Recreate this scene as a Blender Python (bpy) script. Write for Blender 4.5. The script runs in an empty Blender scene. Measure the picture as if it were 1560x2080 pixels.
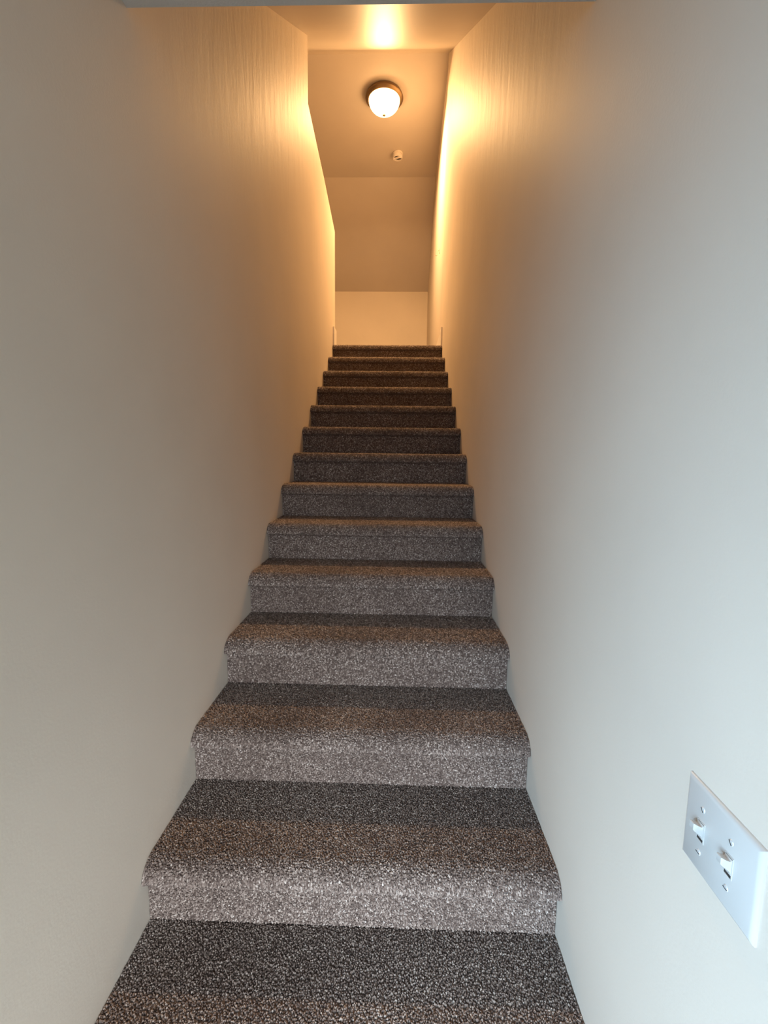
import bpy, bmesh, math, random
import numpy as np
from mathutils import Vector, Matrix

S = bpy.context.scene
C = S.collection

# ------------------------------------------------------------------ camera
F_PX = 912.1                      # focal length in pixels of the 1560 x 2080 frame
cam_d = bpy.data.cameras.new('camera')
cam_d.sensor_fit = 'HORIZONTAL'
cam_d.sensor_width = 36.0
cam_d.lens = 36.0 * F_PX / 1560.0
cam_d.clip_start = 0.02
cam_d.clip_end = 60
cam = bpy.data.objects.new('camera', cam_d)
C.objects.link(cam)
R = Vector((0.99957228, 0.02679685, 0.01171305))
U = Vector((-0.01500276, 0.1260622, 0.99190889))
F = Vector((-0.02510347, 0.99166035, -0.1264103))
m = Matrix((R, U, -F)).transposed().to_4x4()
m.translation = Vector((0.554, -0.6396, 1.0689))
cam.matrix_world = m
S.camera = cam

# ------------------------------------------------------------------ world, daylight, exposure
world = bpy.data.worlds.new('daylight')
S.world = world
world.use_nodes = True
bg = world.node_tree.nodes['Background']
bg.inputs['Color'].default_value = (0.62, 0.78, 1.0, 1)
bg.inputs['Strength'].default_value = 1.0

def area(name, loc, look, sx, sy, watts, col):
    d = bpy.data.lights.new(name, 'AREA')
    d.shape = 'RECTANGLE'; d.size = sx; d.size_y = sy
    d.energy = watts; d.color = col
    o = bpy.data.objects.new(name, d)
    C.objects.link(o)
    o.location = loc
    o.rotation_euler = (Vector(look) - Vector(loc)).to_track_quat('-Z', 'Y').to_euler()
    return o

# added area lamps inside the unseen room, standing in for daylight from behind
# (tilted down, spread narrowed, so the daylight fades quickly up the stairs)
d1 = area('added_daylight', (-0.66, -1.45, 0.80), (0.93, 0.0, 0.12), 1.5, 0.9, 23, (0.51, 0.76, 1.0))
d2 = area('added_daylight', (0.62, -2.42, 0.80), (0.36, 0.20, -0.18), 1.3, 0.7, 10.8, (0.90, 0.95, 1.0))
d1.data.spread = math.radians(90)
d2.data.spread = math.radians(52)
LAMP_POWER = 11.0          # glow of the glass bowl
LAMP_WATTS = 118.0          # light of the bulbs leaving the bowl downwards
LAMP_COL = (1.0, 0.565, 0.235)

S.view_settings.view_transform = 'Standard'
S.view_settings.look = 'None'
S.view_settings.gamma = 1.0
S.view_settings.use_curve_mapping = False
S.view_settings.exposure = 0.0
S.cycles.max_bounces = 10
S.cycles.diffuse_bounces = 6
S.cycles.sample_clamp_indirect = 6.0

# ------------------------------------------------------------------ dimensions (metres, measured from the photograph)
W = 0.93            # clear width of the stair
RUN, RISE = 0.25575, 0.15386
NOSE, LIP = 0.0264, 0.0496
N_TOP = 13          # number of the topmost nosing (the landing)
N_LOW = -1          # steps below the frame down to the lower floor
Z_FLOOR = (N_LOW - 1) * RISE
Z_UP = N_TOP * RISE
Z_LOWCEIL = 1.952
Y_HEAD = 0.367      # edge of the lower ceiling over the stair
Z_CEIL = 4.276
Y_C0, Y_C1 = 3.417, 5.04
SLOPE_F = 0.7015
Y_KNEE, Z_KNEE = 6.35, 3.46
def z_slope(y): return Z_CEIL - (Y_C0 - y) * SLOPE_F
Y_FRONT = -0.50     # where the stair walls start
X_LOFT = -2.6
XL = -0.80
LY0, LY1, LZ0, LZ1 = -2.25, -0.65, 0.30, 1.30
Y_FULL, Y_HALF = 2.295, 3.468   # left wall: end of the full-height part, end of the half wall

# ------------------------------------------------------------------ materials
def mat(name):
    m = bpy.data.materials.new(name)
    m.use_nodes = True
    nt = m.node_tree
    return m, nt, nt.nodes['Principled BSDF']

def node(nt, typ, **kw):
    n = nt.nodes.new(typ)
    for k, v in kw.items():
        setattr(n, k, v)
    return n

def paint(name, col, rough, streak=0.0, peel=0.06, spec=0.5):
    m, nt, b = mat(name)
    L = nt.links.new
    tc = node(nt, 'ShaderNodeTexCoord')
    n0 = node(nt, 'ShaderNodeTexNoise')
    n0.inputs['Scale'].default_value = 2.2
    n0.inputs['Detail'].default_value = 4
    L(tc.outputs['Object'], n0.inputs['Vector'])
    rp = node(nt, 'ShaderNodeValToRGB')
    rp.color_ramp.elements[0].position = 0.3
    rp.color_ramp.elements[0].color = (*[c * 0.965 for c in col], 1)
    rp.color_ramp.elements[1].position = 0.7
    rp.color_ramp.elements[1].color = (*[min(1, c * 1.03) for c in col], 1)
    L(n0.outputs['Fac'], rp.inputs['Fac'])
    L(rp.outputs['Color'], b.inputs['Base Color'])
    b.inputs['Roughness'].default_value = rough
    b.inputs['Specular IOR Level'].default_value = spec
    n1 = node(nt, 'ShaderNodeTexNoise')          # orange peel of the roller
    n1.inputs['Scale'].default_value = 170
    n1.inputs['Detail'].default_value = 2
    L(tc.outputs['Object'], n1.inputs['Vector'])
    bp = node(nt, 'ShaderNodeBump')
    bp.inputs['Strength'].default_value = peel
    bp.inputs['Distance'].default_value = 0.004
    L(n1.outputs['Fac'], bp.inputs['Height'])
    last = bp
    if streak:
        mp = node(nt, 'ShaderNodeMapping')       # skim-coat ridges running up the wall
        mp.inputs['Scale'].default_value = (1, 5.0, 1.5)
        mp.inputs['Rotation'].default_value = (0.22, 0, 0)
        L(tc.outputs['Object'], mp.inputs['Vector'])
        n2 = node(nt, 'ShaderNodeTexNoise')
        n2.inputs['Scale'].default_value = 2.6
        n2.inputs['Detail'].default_value = 5
        n2.inputs['Roughness'].default_value = 0.62
        L(mp.outputs['Vector'], n2.inputs['Vector'])
        sx = node(nt, 'ShaderNodeSeparateXYZ')   # only the upper, hand-skimmed part of the wall has them
        L(tc.outputs['Object'], sx.inputs['Vector'])
        mk = node(nt, 'ShaderNodeMapRange', interpolation_type='SMOOTHSTEP')
        mk.inputs['From Min'].default_value = 1.7
        mk.inputs['From Max'].default_value = 2.5
        mk.inputs['To Min'].default_value = 0.06 * streak
        mk.inputs['To Max'].default_value = streak
        L(sx.outputs['Z'], mk.inputs['Value'])
        b2 = node(nt, 'ShaderNodeBump')
        L(mk.outputs['Result'], b2.inputs['Strength'])
        b2.inputs['Distance'].default_value = 0.02
        L(n2.outputs['Fac'], b2.inputs['Height'])
        L(bp.outputs['Normal'], b2.inputs['Normal'])
        last = b2
    L(last.outputs['Normal'], b.inputs['Normal'])
    return m

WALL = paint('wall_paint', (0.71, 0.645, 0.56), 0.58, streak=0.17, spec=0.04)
WALL_DIM = paint('wall_paint_dimmed', (0.64, 0.58, 0.51), 0.75, streak=0.0, spec=0.03)  # stair wall paint, darkened and dulled to hold down the lamp's hot strip
CEIL = paint('ceiling_paint', (0.68, 0.63, 0.57), 0.55, streak=0.0, peel=0.16)
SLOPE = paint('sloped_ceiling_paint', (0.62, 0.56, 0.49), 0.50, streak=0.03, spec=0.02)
LOWC = paint('lower_ceiling_paint', (0.62, 0.62, 0.60), 0.7, peel=0.2)
LOWF = paint('bounce_floor', (0.68, 0.61, 0.52), 0.5, peel=0.0)  # unseen floor, made pale to bounce light up onto the stair walls
LOWW = paint('lower_room_bounce_paint', (0.85, 0.81, 0.75), 0.6)  # unseen walls, kept pale for more bounced light
TRIM = paint('trim_paint', (0.80, 0.77, 0.72), 0.35, peel=0.02)
PLASTIC = paint('white_plastic', (0.58, 0.59, 0.58), 0.28, peel=0.0)
SMOKE = paint('alarm_plastic', (0.90, 0.85, 0.80), 0.45, peel=0.0)

def plain(name, col, rough, metal=0.0):
    m, nt, b = mat(name)
    tc = node(nt, 'ShaderNodeTexCoord')
    n0 = node(nt, 'ShaderNodeTexNoise')
    n0.inputs['Scale'].default_value = 30
    nt.links.new(tc.outputs['Object'], n0.inputs['Vector'])
    rp = node(nt, 'ShaderNodeValToRGB')
    rp.color_ramp.elements[0].color = (*[c * 0.9 for c in col], 1)
    rp.color_ramp.elements[1].color = (*[min(1, c * 1.1) for c in col], 1)
    nt.links.new(n0.outputs['Fac'], rp.inputs['Fac'])
    nt.links.new(rp.outputs['Color'], b.inputs['Base Color'])
    b.inputs['Roughness'].default_value = rough
    b.inputs['Metallic'].default_value = metal
    return m
BRONZE = plain('aged_bronze', (0.23, 0.155, 0.085), 0.38, 0.75)
DARK = plain('dark_gap', (0.035, 0.033, 0.03), 0.7)
SCREW = plain('painted_screw', (0.66, 0.68, 0.68), 0.3, 0.2)
HOOKM = plain('cream_hook', (0.72, 0.62, 0.5), 0.35)

GLASS, nt, b = mat('lit_opal_glass')
b.inputs['Base Color'].default_value = (0.95, 0.9, 0.8, 1)
b.inputs['Roughness'].default_value = 0.25
b.inputs['Emission Color'].default_value = (*LAMP_COL, 1)
b.inputs['Emission Strength'].default_value = LAMP_POWER
PANE, nt, b = mat('window_glass')
b.inputs['Base Color'].default_value = (1, 1, 1, 1)
b.inputs['Roughness'].default_value = 0.02
b.inputs['Transmission Weight'].default_value = 1.0
b.inputs['IOR'].default_value = 1.05

TONES = [(0.0, (0.078, 0.056, 0.048)), (0.28, (0.150, 0.114, 0.099)), (0.55, (0.288, 0.233, 0.205)),
         (0.80, (0.460, 0.397, 0.357)), (1.0, (0.68, 0.62, 0.575))]
def carpet(name, pile):
    m, nt, b = mat(name)
    L = nt.links.new
    rp = node(nt, 'ShaderNodeValToRGB')
    e = rp.color_ramp.elements
    e[0].position, e[0].color = TONES[0][0], (*TONES[0][1], 1)
    e[1].position, e[1].color = TONES[-1][0], (*TONES[-1][1], 1)
    for p, c in TONES[1:-1]:
        n = e.new(p); n.color = (*c, 1)
    if pile:
        a = node(nt, 'ShaderNodeAttribute'); a.attribute_name = 'tone'
        L(a.outputs['Fac'], rp.inputs['Fac'])
        L(rp.outputs['Color'], b.inputs['Base Color'])
        # yarn ends are soft bundles of fibre: their shading normal leans to that of the carpet face
        an = node(nt, 'ShaderNodeAttribute'); an.attribute_name = 'face_normal'
        ge = node(nt, 'ShaderNodeNewGeometry')
        mx = node(nt, 'ShaderNodeMix', data_type='VECTOR'); mx.inputs[0].default_value = 0.6
        L(ge.outputs['Normal'], mx.inputs[4]); L(an.outputs['Vector'], mx.inputs[5])
        nz = node(nt, 'ShaderNodeVectorMath', operation='NORMALIZE')
        L(mx.outputs[1], nz.inputs[0]); L(nz.outputs['Vector'], b.inputs['Normal'])
    else:
        tc = node(nt, 'ShaderNodeTexCoord')
        v = node(nt, 'ShaderNodeTexVoronoi'); v.inputs['Scale'].default_value = 190
        L(tc.outputs['Object'], v.inputs['Vector'])
        sp = node(nt, 'ShaderNodeSeparateColor')
        L(v.outputs['Color'], sp.inputs['Color'])
        mr = node(nt, 'ShaderNodeMath', operation='MULTIPLY'); mr.inputs[1].default_value = 0.42
        L(sp.outputs[0], mr.inputs[0])
        L(mr.outputs[0], rp.inputs['Fac'])
        L(rp.outputs['Color'], b.inputs['Base Color'])
        bp = node(nt, 'ShaderNodeBump'); bp.inputs['Strength'].default_value = 0.6; bp.inputs['Distance'].default_value = 0.006
        L(v.outputs['Distance'], bp.inputs['Height'])
        L(bp.outputs['Normal'], b.inputs['Normal'])
    b.inputs['Roughness'].default_value = 0.95
    b.inputs['Specular IOR Level'].default_value = 0.1
    b.inputs['Sheen Weight'].default_value = 0.15
    b.inputs['Sheen Roughness'].default_value = 0.5
    return m
PILE = carpet('carpet_pile', True)
BACKING = carpet('carpet_ground', False)

# ------------------------------------------------------------------ helpers
def link(name, me, material, parent=None, smooth=False, kind=None):
    if material: me.materials.append(material)
    if smooth:
        me.polygons.foreach_set('use_smooth', [True] * len(me.polygons))
    o = bpy.data.objects.new(name, me)
    C.objects.link(o)
    if parent: o.parent = parent
    if kind: o['kind'] = kind
    return o

def from_bm(name, bm, material, parent=None, smooth=False, kind=None):
    bmesh.ops.recalc_face_normals(bm, faces=bm.faces)
    me = bpy.data.meshes.new(name)
    bm.to_mesh(me); bm.free()
    o = link(name, me, material, parent, False, kind)
    if smooth:
        for p in me.polygons: p.use_smooth = True
        me.set_sharp_from_angle(angle=math.radians(40))
    return o

def prism(poly, x0, x1, bm=None):
    """solid from a (y, z) outline; x0 / x1 are numbers or functions of y"""
    bm = bm or bmesh.new()
    f0 = x0 if callable(x0) else (lambda y: x0)
    f1 = x1 if callable(x1) else (lambda y: x1)
    a = [bm.verts.new((f0(y), y, z)) for y, z in poly]
    b = [bm.verts.new((f1(y), y, z)) for y, z in poly]
    n = len(poly)
    fa = bm.faces.new(a); fb = bm.faces.new(b[::-1])
    for i in range(n):
        j = (i + 1) % n
        bm.faces.new((a[j], a[i], b[i], b[j]))
    bm.normal_update()
    bmesh.ops.triangulate(bm, faces=[fa, fb], ngon_method='EAR_CLIP')
    return bm

def box(x0, x1, y0, y1, z0, z1, bm=None):
    return prism([(y0, z0), (y1, z0), (y1, z1), (y0, z1)], x0, x1, bm)

def lathe(prof, seg=64, bm=None, at=(0, 0, 0)):
    bm = bm or bmesh.new()
    rings = []
    for r, z in prof:
        if r < 1e-6:
            rings.append([bm.verts.new((at[0], at[1], at[2] + z))])
        else:
            rings.append([bm.verts.new((at[0] + r * math.cos(2 * math.pi * k / seg), at[1] + r * math.sin(2 * math.pi * k / seg), at[2] + z)) for k in range(seg)])
    for A, B in zip(rings, rings[1:]):
        for k in range(seg):
            q = [A[k % len(A)], A[(k + 1) % len(A)], B[(k + 1) % len(B)], B[k % len(B)]]
            q = list(dict.fromkeys(q))
            if len(q) > 2: bm.faces.new(q)
    return bm

def struct(name, bm, material, label, cat):
    o = from_bm(name, bm, material, None, False, 'structure')
    o['label'] = label; o['category'] = cat
    return o

def thing(name, label, cat, loc=(0, 0, 0)):
    o = bpy.data.objects.new(name, None)
    C.objects.link(o)
    o.location = loc
    o['label'] = label; o['category'] = cat
    return o

# ------------------------------------------------------------------ walls and ceilings of the stair
T = 0.12
struct('wall_right', prism([(Y_FRONT, Z_FLOOR), (3.45, Z_FLOOR), (3.45, Z_CEIL), (Y_C0, Z_CEIL), (Y_HEAD, z_slope(Y_HEAD)),
        (Y_HEAD, Z_LOWCEIL), (Y_FRONT, Z_LOWCEIL)], W, W + T), WALL,
        'long beige painted wall on the right of the stairs with the switch plate', 'wall')
def x_far(y): return W + 0.007 + (y - 3.45) * 0.0165
struct('wall_right', prism([(3.45, Z_UP - 0.05), (Y_KNEE, Z_UP - 0.05), (Y_KNEE, Z_KNEE), (Y_C1, Z_CEIL), (3.45, Z_CEIL)], x_far, W + T), WALL_DIM,
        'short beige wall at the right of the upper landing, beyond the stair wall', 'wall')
struct('wall_left', prism([(Y_FRONT, Z_FLOOR), (Y_HALF, Z_FLOOR), (Y_HALF, 2.958), (2.88, 3.06), (Y_FULL, 3.13), (Y_FULL, z_slope(Y_FULL)), (Y_HEAD, z_slope(Y_HEAD)),
        (Y_HEAD, Z_LOWCEIL), (Y_FRONT, Z_LOWCEIL)], -T, 0.0), WALL,
        'long beige painted wall on the left of the stairs, dropping to a half wall at the top', 'wall')
struct('ceiling', box(X_LOFT, W + T, Y_C0, Y_C1, Z_CEIL, Z_CEIL + 0.08), CEIL,
        'flat upper ceiling that carries the round lamp and the smoke alarm', 'ceiling')
struct('ceiling', prism([(Y_HEAD, z_slope(Y_HEAD)), (Y_C0, Z_CEIL), (Y_C0, Z_CEIL + 0.08), (Y_HEAD, z_slope(Y_HEAD) + 0.08)], X_LOFT, W + T), SLOPE,
        'sloped glossy ceiling in front of the lamp, rising with the stairs', 'ceiling')
struct('ceiling', prism([(Y_C1, Z_CEIL), (Y_KNEE + T, Z_KNEE - 0.076), (Y_KNEE + T, Z_KNEE + 0.02), (Y_C1, Z_CEIL + 0.08)], X_LOFT, W + T), CEIL,
        'sloped ceiling behind the lamp, falling to the low back wall', 'ceiling')
struct('ceiling', box(XL - T, 1.6, -2.65, Y_HEAD, Z_LOWCEIL, z_slope(Y_HEAD) + 0.08), LOWC,
        'grey edge of the lower ceiling across the top of the frame', 'ceiling')
struct('wall_back', box(X_LOFT, W + T, Y_KNEE, Y_KNEE + T, Z_UP - 0.05, Z_KNEE), WALL,
        'low bright wall at the back of the upper landing', 'wall')
# the loft to the left of the half wall
struct('wall_left', prism([(2.15, Z_UP), (Y_KNEE, Z_UP), (Y_KNEE, Z_KNEE), (Y_C1, Z_CEIL), (Y_C0, Z_CEIL), (2.15, z_slope(2.15))], X_LOFT - T, X_LOFT), WALL,
        'far left wall of the loft, hidden behind the half wall', 'wall')
struct('wall_front', prism([(2.15, Z_UP), (2.25, Z_UP), (2.25, z_slope(2.25)), (2.15, z_slope(2.15))], X_LOFT, -T), WALL,
        'front wall of the loft, hidden behind the stair wall', 'wall')
bmf = box(X_LOFT, -T, 2.15, Y_HALF, Z_UP - 0.2, Z_UP - 0.002)
box(X_LOFT, W + 0.006, Y_HALF, Y_KNEE, Z_UP - 0.2, Z_UP - 0.002, bmf)
struct('floor', bmf, BACKING, 'carpeted floor of the upper landing and loft', 'floor')
# unseen room behind the camera, invented to give the daylight a source
struct('floor', box(XL - T, 1.6, -2.65, RUN * N_LOW, Z_FLOOR - 0.1, Z_FLOOR), LOWF, 'unseen floor of the lower room at the foot of the stairs, made pale to bounce light', 'floor')
struct('wall_front', box(XL, -T, Y_FRONT, Y_FRONT + T, Z_FLOOR, Z_LOWCEIL), LOWW, 'wall of the lower room left of the stair opening', 'wall')
struct('wall_front', box(W + T, 1.6, Y_FRONT, Y_FRONT + T, Z_FLOOR, Z_LOWCEIL), LOWW, 'wall of the lower room right of the stair opening', 'wall')
bml = box(XL - T, XL, -2.65, LY0, Z_FLOOR, Z_LOWCEIL)
box(XL - T, XL, LY1, Y_FRONT + T, Z_FLOOR, Z_LOWCEIL, bml)
box(XL - T, XL, LY0, LY1, Z_FLOOR, LZ0, bml)
box(XL - T, XL, LY0, LY1, LZ1, Z_LOWCEIL, bml)
struct('wall_left', bml, LOWW, 'left wall of the lower room behind the camera', 'wall')
struct('wall_right', box(1.6, 1.6 + T, -2.65, Y_FRONT + T, Z_FLOOR, Z_LOWCEIL), LOWW, 'right wall of the lower room behind the camera', 'wall')
WX0, WX1, WZ0, WZ1 = -0.08, 1.32, 0.35, 1.50
bmw = box(XL - T, WX0, -2.65, -2.53, Z_FLOOR, Z_LOWCEIL)
box(WX1, 1.6, -2.65, -2.53, Z_FLOOR, Z_LOWCEIL, bmw)
box(WX0, WX1, -2.65, -2.53, Z_FLOOR, WZ0, bmw)
box(WX0, WX1, -2.65, -2.53, WZ1, Z_LOWCEIL, bmw)
struct('wall_back', bmw, LOWW, 'unseen wall of the lower room behind the camera, holding an invented window', 'wall')
bmw = box(WX0, WX1, -2.62, -2.56, WZ0, WZ0 + 0.05)  # invented window, out of view, as a source for the rear daylight
box(WX0, WX1, -2.62, -2.56, WZ1 - 0.05, WZ1, bmw)
box(WX0, WX0 + 0.05, -2.62, -2.56, WZ0, WZ1, bmw)
box(WX1 - 0.05, WX1, -2.62, -2.56, WZ0, WZ1, bmw)
box(0.55, 0.59, -2.62, -2.56, WZ0, WZ1, bmw)
win = struct('window_added_1', bmw, TRIM, 'white framed window invented as a daylight source, unseen behind the camera', 'window')
from_bm('pane', box(WX0 + 0.05, 0.55, -2.592, -2.588, WZ0 + 0.05, WZ1 - 0.05), PANE, win)
from_bm('pane', box(0.59, WX1 - 0.05, -2.592, -2.588, WZ0 + 0.05, WZ1 - 0.05), PANE, win)

bmw = box(XL - 0.09, XL - 0.03, LY0, LY1, LZ0, LZ0 + 0.05)  # second invented window, out of view, for the side daylight
box(XL - 0.09, XL - 0.03, LY0, LY1, LZ1 - 0.05, LZ1, bmw)
box(XL - 0.09, XL - 0.03, LY0, LY0 + 0.05, LZ0, LZ1, bmw)
box(XL - 0.09, XL - 0.03, LY1 - 0.05, LY1, LZ0, LZ1, bmw)
win = struct('window_added_2', bmw, TRIM, 'unseen white framed window added in the left wall of the lower room as a daylight source', 'window')
from_bm('pane', box(XL - 0.062, XL - 0.058, LY0 + 0.05, LY1 - 0.05, LZ0 + 0.05, LZ1 - 0.05), PANE, win)

# ------------------------------------------------------------------ baseboards of the landing
BH, BT = 0.145, 0.012
bmb = box(0.0, BT, 3.33, Y_HALF + BT, Z_UP - 0.01, Z_UP + BH)
box(-T - BT, 0.0, Y_HALF, Y_HALF + BT, Z_UP - 0.01, Z_UP + BH, bmb)
struct('baseboard_left', bmb, TRIM, 'end of a white baseboard wrapping the half wall at the top left of the stairs', 'baseboard')
bmb = prism([(3.33, Z_UP - 0.01), (3.449, Z_UP - 0.01), (3.449, Z_UP + BH), (3.33, Z_UP + BH)], W - BT, W)
prism([(3.449, Z_UP - 0.01), (Y_KNEE, Z_UP - 0.01), (Y_KNEE, Z_UP + BH), (3.449, Z_UP + BH)], lambda y: x_far(y) - BT, x_far, bmb)
struct('baseboard_right', bmb, TRIM, 'white baseboard along the right wall of the upper landing', 'baseboard')
struct('baseboard_back', box(X_LOFT, x_far(Y_KNEE) - BT, Y_KNEE - BT, Y_KNEE, Z_UP - 0.01, Z_UP + BH), TRIM,
       'white baseboard along the low back wall, hidden behind the top step', 'baseboard')

# ------------------------------------------------------------------ the carpeted stairs
rng = np.random.default_rng(7)
PH = 0.0058                     # pile height
def tread_outline(i, y_back, off):
    """(y, z) points of the carpet surface of tread i, from under the nose round to the back; off = inward offset"""
    zt = i * RISE - off
    yf = i * RUN - NOSE + off
    zb = i * RISE - LIP + off * 0.4
    r, q = 0.036, 0.010
    pts = [(i * RUN + 0.012, zb)]
    for k in range(5):
        a = math.pi * 1.5 - k * math.pi / 8
        pts.append((yf + q + q * math.cos(a), zb + q + q * math.sin(a)))
    for k in range(9):
        a = math.pi - k * math.pi / 16
        pts.append((yf + r * 1.25 + r * 1.25 * math.cos(a), zt - r + r * math.sin(a)))
    pts.append((y_back, zt))
    return pts

def tufts(paths, spacing, name, parent, hs=1.0, nap=0.0):
    """cut pile as real little yarn ends over a swept (y, z) path"""
    P, Nn = [], []
    for path in paths:
        p = np.array(path); d = np.diff(p, axis=0); ln = np.hypot(d[:, 0], d[:, 1]); s = np.r_[0, np.cumsum(ln)]
        rows = max(1, int(s[-1] / spacing)); cols = int(W / spacing)
        tt = (np.arange(rows) + 0.5) / rows * s[-1]
        tg = np.repeat(tt, cols) + rng.uniform(-.45, .45, rows * cols) * spacing
        xg = np.tile((np.arange(cols) + 0.5) / cols * W, rows) + rng.uniform(-.45, .45, rows * cols) * spacing
        tg = np.clip(tg, 0.0005, s[-1] - 0.0005); xg = np.clip(xg, 0.0035, W - 0.0035)
        k = np.clip(np.searchsorted(s, tg) - 1, 0, len(d) - 1)
        f = (tg - s[k]) / ln[k]
        yz = p[k] + d[k] * f[:, None]
        n = np.stack([-d[k, 1], d[k, 0]], 1) / ln[k][:, None]
        P.append(np.stack([xg, yz[:, 0], yz[:, 1]], 1)); Nn.append(np.stack([0 * xg, n[:, 0], n[:, 1]], 1))
    P = np.concatenate(P); Nn = np.concatenate(Nn); n = len(P)
    D = Nn + rng.normal(0, 0.24, (n, 3)) + np.array([0, 0, -nap]); D /= np.linalg.norm(D, axis=1)[:, None]
    A = np.cross(D, rng.normal(0, 1, (n, 3))); A /= np.linalg.norm(A, axis=1)[:, None]
    B = np.cross(D, A)
    h = PH * hs * rng.uniform(0.72, 1.18, n)
    r = spacing * rng.uniform(0.55, 0.74, n)
    V = np.empty((n, 7, 3))
    tw = rng.uniform(0.2, 0.9, n)
    for k in range(3):
        a = 2 * math.pi * k / 3
        V[:, k] = P - D * 0.001 + (A * math.cos(a) + B * math.sin(a)) * (r * 0.95)[:, None]
        V[:, 3 + k] = P + D * (h * 0.76)[:, None] + (A * np.cos(a + tw)[:, None] + B * np.sin(a + tw)[:, None]) * (r * 0.9)[:, None]
    V[:, 6] = P + D * h[:, None]
    V[:, :, 0] = np.clip(V[:, :, 0], 0.0008, W - 0.0008)
    loc = np.array([(0, 1, 4), (0, 4, 3), (1, 2, 5), (1, 5, 4), (2, 0, 3), (2, 3, 5), (3, 4, 6), (4, 5, 6), (5, 3, 6)])
    Fc = (loc[None] + (np.arange(n) * 7)[:, None, None]).reshape(-1)
    me = bpy.data.meshes.new(name)
    me.vertices.add(n * 7); me.vertices.foreach_set('co', V.reshape(-1))
    nf = n * 9
    me.loops.add(nf * 3); me.loops.foreach_set('vertex_index', Fc.astype(np.int32))
    me.polygons.add(nf); me.polygons.foreach_set('loop_start', np.arange(0, nf * 3, 3, dtype=np.int32))
    me.polygons.foreach_set('use_smooth', np.ones(nf, dtype=bool))
    # yarn tone: heathered mix, drifting a little in patches
    tone = rng.beta(3.0, 3.7, n)
    drift = sum(np.sin(P[:, 0] * a + P[:, 1] * b_ + P[:, 2] * c_ + d_) for a, b_, c_, d_ in rng.uniform(-22, 22, (5, 4))) * 0.022
    tone = np.clip(tone + drift, 0, 1)
    at = me.attributes.new('tone', 'FLOAT', 'POINT')
    at.data.foreach_set('value', np.repeat(tone, 7).astype(np.float32))
    an = me.attributes.new('face_normal', 'FLOAT_VECTOR', 'POINT')
    an.data.foreach_set('vector', np.repeat(Nn, 7, axis=0).reshape(-1).astype(np.float32))
    me.update(); me.validate()
    return link(name, me, PILE, parent, False, 'stuff')

stairs = thing('carpeted_staircase', 'straight flight of stairs covered in speckled brown-grey carpet, between two beige walls', 'staircase')
for i in range(N_LOW, N_TOP + 1):
    sp = 0.0041 if i <= 2 else (0.0052 if i <= 6 else 0.0066)
    if i < 0: sp = 0.0075
    yb = (i + 1) * RUN + 0.002 if i < N_TOP else Y_HALF
    out = tread_outline(i, yb, PH)
    solid = out + [(yb, i * RISE - 0.062), (i * RUN + 0.012, i * RISE - 0.062)]
    t = from_bm('tread', prism(solid, 0.0006, W - 0.0006), BACKING, stairs)
    tufts([out[3:]], sp, 'carpet_pile', t, 0.82, 0.35)
    ys = i * RUN + PH * 0.75
    z0, z1 = (i - 1) * RISE - 0.004, i * RISE - LIP - 0.0065
    rz = from_bm('riser', box(0.0006, W - 0.0006, ys, ys + 0.02, z0 - 0.03, z1 + 0.0095), BACKING, stairs)
    tufts([[(ys, z0), (ys, z1)]], sp, 'carpet_pile', rz, 0.75, -0.45)

# ------------------------------------------------------------------ ceiling lamp
LX, LY = 0.400, 3.828
lamp = thing('ceiling_lamp', 'round flush ceiling lamp with bronze rim and glowing opal glass bowl, above the stairs', 'lamp', (LX, LY, Z_CEIL))
from_bm('rim', lathe([(0, 0), (0.150, 0), (0.158, -0.006), (0.164, -0.016), (0.169, -0.028), (0.170, -0.034), (0.166, -0.040), (0.157, -0.044), (0.150, -0.050), (0.142, -0.051), (0.137, -0.046), (0, -0.040)]), BRONZE, lamp, True)
prof = [(0.137, -0.044)]
for k in range(1, 15):
    a = k / 15 * math.pi / 2
    prof.append((0.139 * math.cos(a) ** 0.95, -0.048 - 0.104 * math.sin(a)))
prof.append((0, -0.1525))
from_bm('glass_bowl', lathe(prof), GLASS, lamp, True)
from_bm('finial', lathe([(0, -0.150), (0.004, -0.151), (0.004, -0.162), (0.0170, -0.165), (0.0185, -0.168), (0.0160, -0.172), (0.010, -0.176), (0, -0.178)], 24), BRONZE, lamp, True)

ld = bpy.data.lights.new('lamp_light', 'AREA')
ld.shape = 'DISK'; ld.size = 0.15; ld.energy = LAMP_WATTS; ld.color = LAMP_COL; ld.spread = math.radians(172)
lo = bpy.data.objects.new('lamp_light', ld); C.objects.link(lo)
lo.location = (0, 0, -0.1545); lo.parent = lamp

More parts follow.
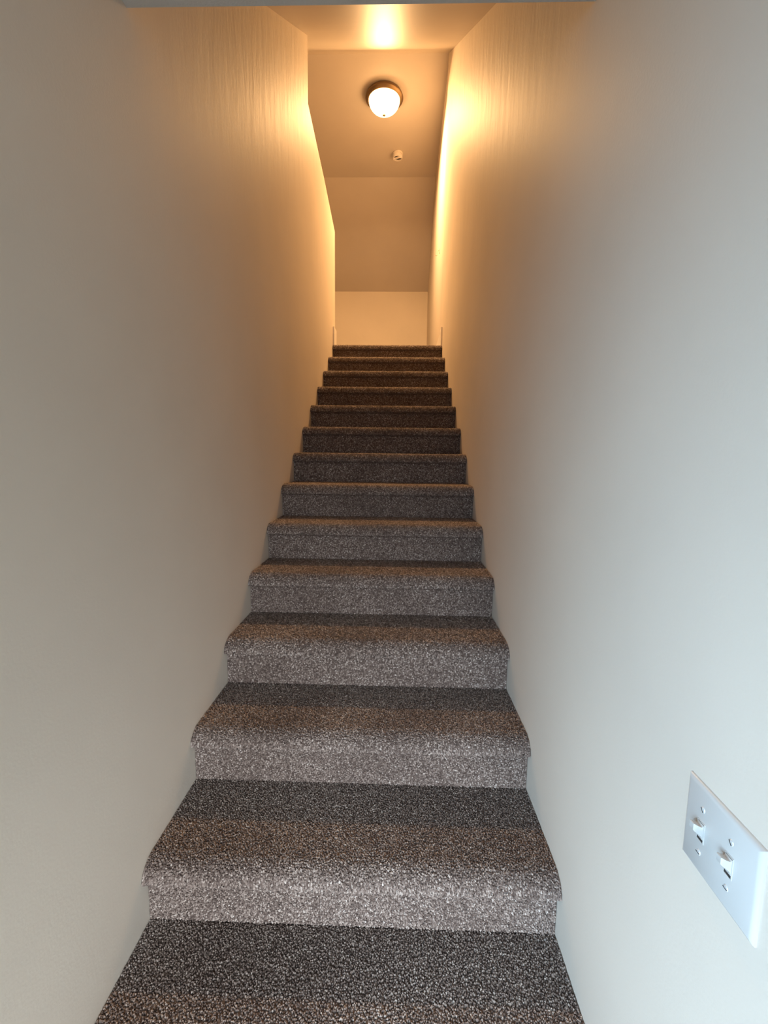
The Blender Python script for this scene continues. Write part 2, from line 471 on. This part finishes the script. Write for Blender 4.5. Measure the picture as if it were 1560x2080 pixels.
# ------------------------------------------------------------------ smoke alarm
alarm = thing('smoke_alarm', 'small white round smoke alarm on the flat ceiling behind the lamp', 'smoke alarm', (0.523, 4.62, Z_CEIL))
from_bm('mounting_base', lathe([(0, 0), (0.052, 0), (0.055, -0.004), (0.055, -0.012), (0.050, -0.014), (0, -0.014)], 48), SMOKE, alarm, True)
from_bm('housing', lathe([(0, -0.014), (0.050, -0.014), (0.053, -0.018), (0.052, -0.046), (0.048, -0.052), (0.044, -0.053), (0.040, -0.050), (0.038, -0.040), (0, -0.040)], 48), SMOKE, alarm, True)
from_bm('vent', lathe([(0, -0.0405), (0.036, -0.0405), (0.037, -0.043), (0, -0.0435)], 32), DARK, alarm, True)
bmc = bmesh.new()
prev = None
for k in range(15):                      # curved lip across the open underside
    t = k / 14
    x = -0.047 + 0.094 * t
    y = 0.018 * math.cos(t * math.pi * 1.25) - 0.006
    ring = [bmc.verts.new((x, y - 0.008, -0.040)), bmc.verts.new((x, y + 0.008, -0.040)), bmc.verts.new((x, y + 0.005, -0.060)), bmc.verts.new((x, y - 0.005, -0.060))]
    if prev:
        for a in range(4):
            bmc.faces.new((prev[a], prev[(a + 1) % 4], ring[(a + 1) % 4], ring[a]))
    else: bmc.faces.new(ring)
    prev = ring
bmc.faces.new(prev)
from_bm('lip', bmc, SMOKE, alarm, True)

# ------------------------------------------------------------------ switch plate
PY0, PY1, PZ0, PZ1 = -0.2300, -0.1145, 0.573, 0.6825
pc = ((PY0 + PY1) / 2, (PZ0 + PZ1) / 2)
sw = thing('light_switch', 'white double toggle light switch plate on the right wall at the foot of the stairs', 'light switch', (W, pc[0], pc[1]))
hy, hz = (PY1 - PY0) / 2, (PZ1 - PZ0) / 2
TY = (0.0262, -0.0190)                    # the two toggle centres (y), z offset 0
bm = bmesh.new()
def ringv(a, b_, x): return [bm.verts.new((x, sy * a, sz * b_)) for sy, sz in ((-1, -1), (1, -1), (1, 1), (-1, 1))]
r0 = ringv(hy, hz, 0); r1 = ringv(hy, hz, -0.0018); r2 = ringv(hy - 0.0012, hz - 0.0012, -0.0034); r3 = ringv(hy - 0.0055, hz - 0.0055, -0.0058)
for A, B in ((r0, r1), (r1, r2), (r2, r3)):
    for k in range(4): bm.faces.new((A[k], A[(k + 1) % 4], B[(k + 1) % 4], B[k]))
bm.faces.new(r0[::-1]); bm.faces.new(r3)
from_bm('plate', bm, PLASTIC, sw, True)
for ty in TY:
    # raised collar round the slot
    bm = bmesh.new()
    a, b2 = 0.0052, 0.0118
    o0 = [(-a - .0012, -b2 - .0012), (a + .0012, -b2 - .0012), (a + .0012, b2 + .0012), (-a - .0012, b2 + .0012)]
    o1 = [(-a, -b2), (a, -b2), (a, b2), (-a, b2)]
    A = [bm.verts.new((-0.0056, ty + y, z)) for y, z in o0]
    B = [bm.verts.new((-0.0066, ty + y * .97, z * .985)) for y, z in o0]
    D = [bm.verts.new((-0.0066, ty + y, z)) for y, z in o1]
    E_ = [bm.verts.new((-0.0056, ty + y, z)) for y, z in o1]
    for P_, Q_ in ((A, B), (B, D), (D, E_)):
        for k in range(4): bm.faces.new((P_[k], P_[(k + 1) % 4], Q_[(k + 1) % 4], Q_[k]))
    col = from_bm('toggle_collar', bm, PLASTIC, sw)
    from_bm('slot', box(-0.0061, -0.0057, ty - a, ty + a, -b2, b2), DARK, col)
    # lever flipped up: rocking root fills the upper part of the slot
    bm = bmesh.new()
    def sect(x, z, w, h): return [bm.verts.new((x, ty + sy * w, z + sz * h)) for sy, sz in ((-1, -1), (1, -1), (1, 1), (-1, 1))]
    secs = [sect(-0.0050, 0.0012, 0.0050, 0.0098), sect(-0.0068, 0.0014, 0.0050, 0.0092), sect(-0.0082, 0.0026, 0.0046, 0.0060), sect(-0.0125, 0.0052, 0.0043, 0.0049), sect(-0.0165, 0.0078, 0.0041, 0.0045), sect(-0.0176, 0.0084, 0.0033, 0.0036)]
    for A, B in zip(secs, secs[1:]):
        for k in range(4): bm.faces.new((A[k], A[(k + 1) % 4], B[(k + 1) % 4], B[k]))
    bm.faces.new(secs[0][::-1]); bm.faces.new(secs[-1])
    from_bm('toggle', bm, PLASTIC, sw, True)
    for sz in (1, -1):
        bm = bmesh.new()
        lathe([(0, 0.0006), (0.0034, 0.0006), (0.0036, 0.0), (0.0030, -0.0010), (0, -0.0014)], 20, bm)
        s = from_bm('screw', bm, SCREW, sw, True)
        s.rotation_euler = (0, math.pi / 2, 0)
        s.location = (-0.0058, ty, sz * 0.0278)
        g = from_bm('screw_slot', box(-0.0003, 0.0003, -0.0030, 0.0030, -0.0018, -0.0010), DARK, s)
        g.rotation_euler = (0, 0, 0.5 + 0.4 * sz)

# ------------------------------------------------------------------ small hook on the landing wall
hy_, hz_ = 4.02, 3.03
hk = thing('wall_hook', 'tiny pale hook on the right wall beyond the top step', 'hook', (x_far(hy_), hy_, hz_))
from_bm('hook_base', box(-0.004, 0.0, -0.011, 0.011, -0.012, 0.024), HOOKM, hk)
bm = bmesh.new(); prev = None
pts = [(-0.003, 0.014), (-0.014, 0.012), (-0.018, -0.004), (-0.018, -0.022), (-0.023, -0.034), (-0.032, -0.036), (-0.038, -0.028)]
for j, (x, z) in enumerate(pts):
    ring = [bm.verts.new((x + 0.0032 * math.cos(a), 0.0045 * math.sin(a), z + 0.0032 * math.cos(a) * 0.6)) for a in [k * math.pi / 3 for k in range(6)]]
    if prev:
        for k in range(6): bm.faces.new((prev[k], prev[(k + 1) % 6], ring[(k + 1) % 6], ring[k]))
    else: bm.faces.new(ring[::-1])
    prev = ring
bm.faces.new(prev)
from_bm('hook_arm', bm, HOOKM, hk, True)
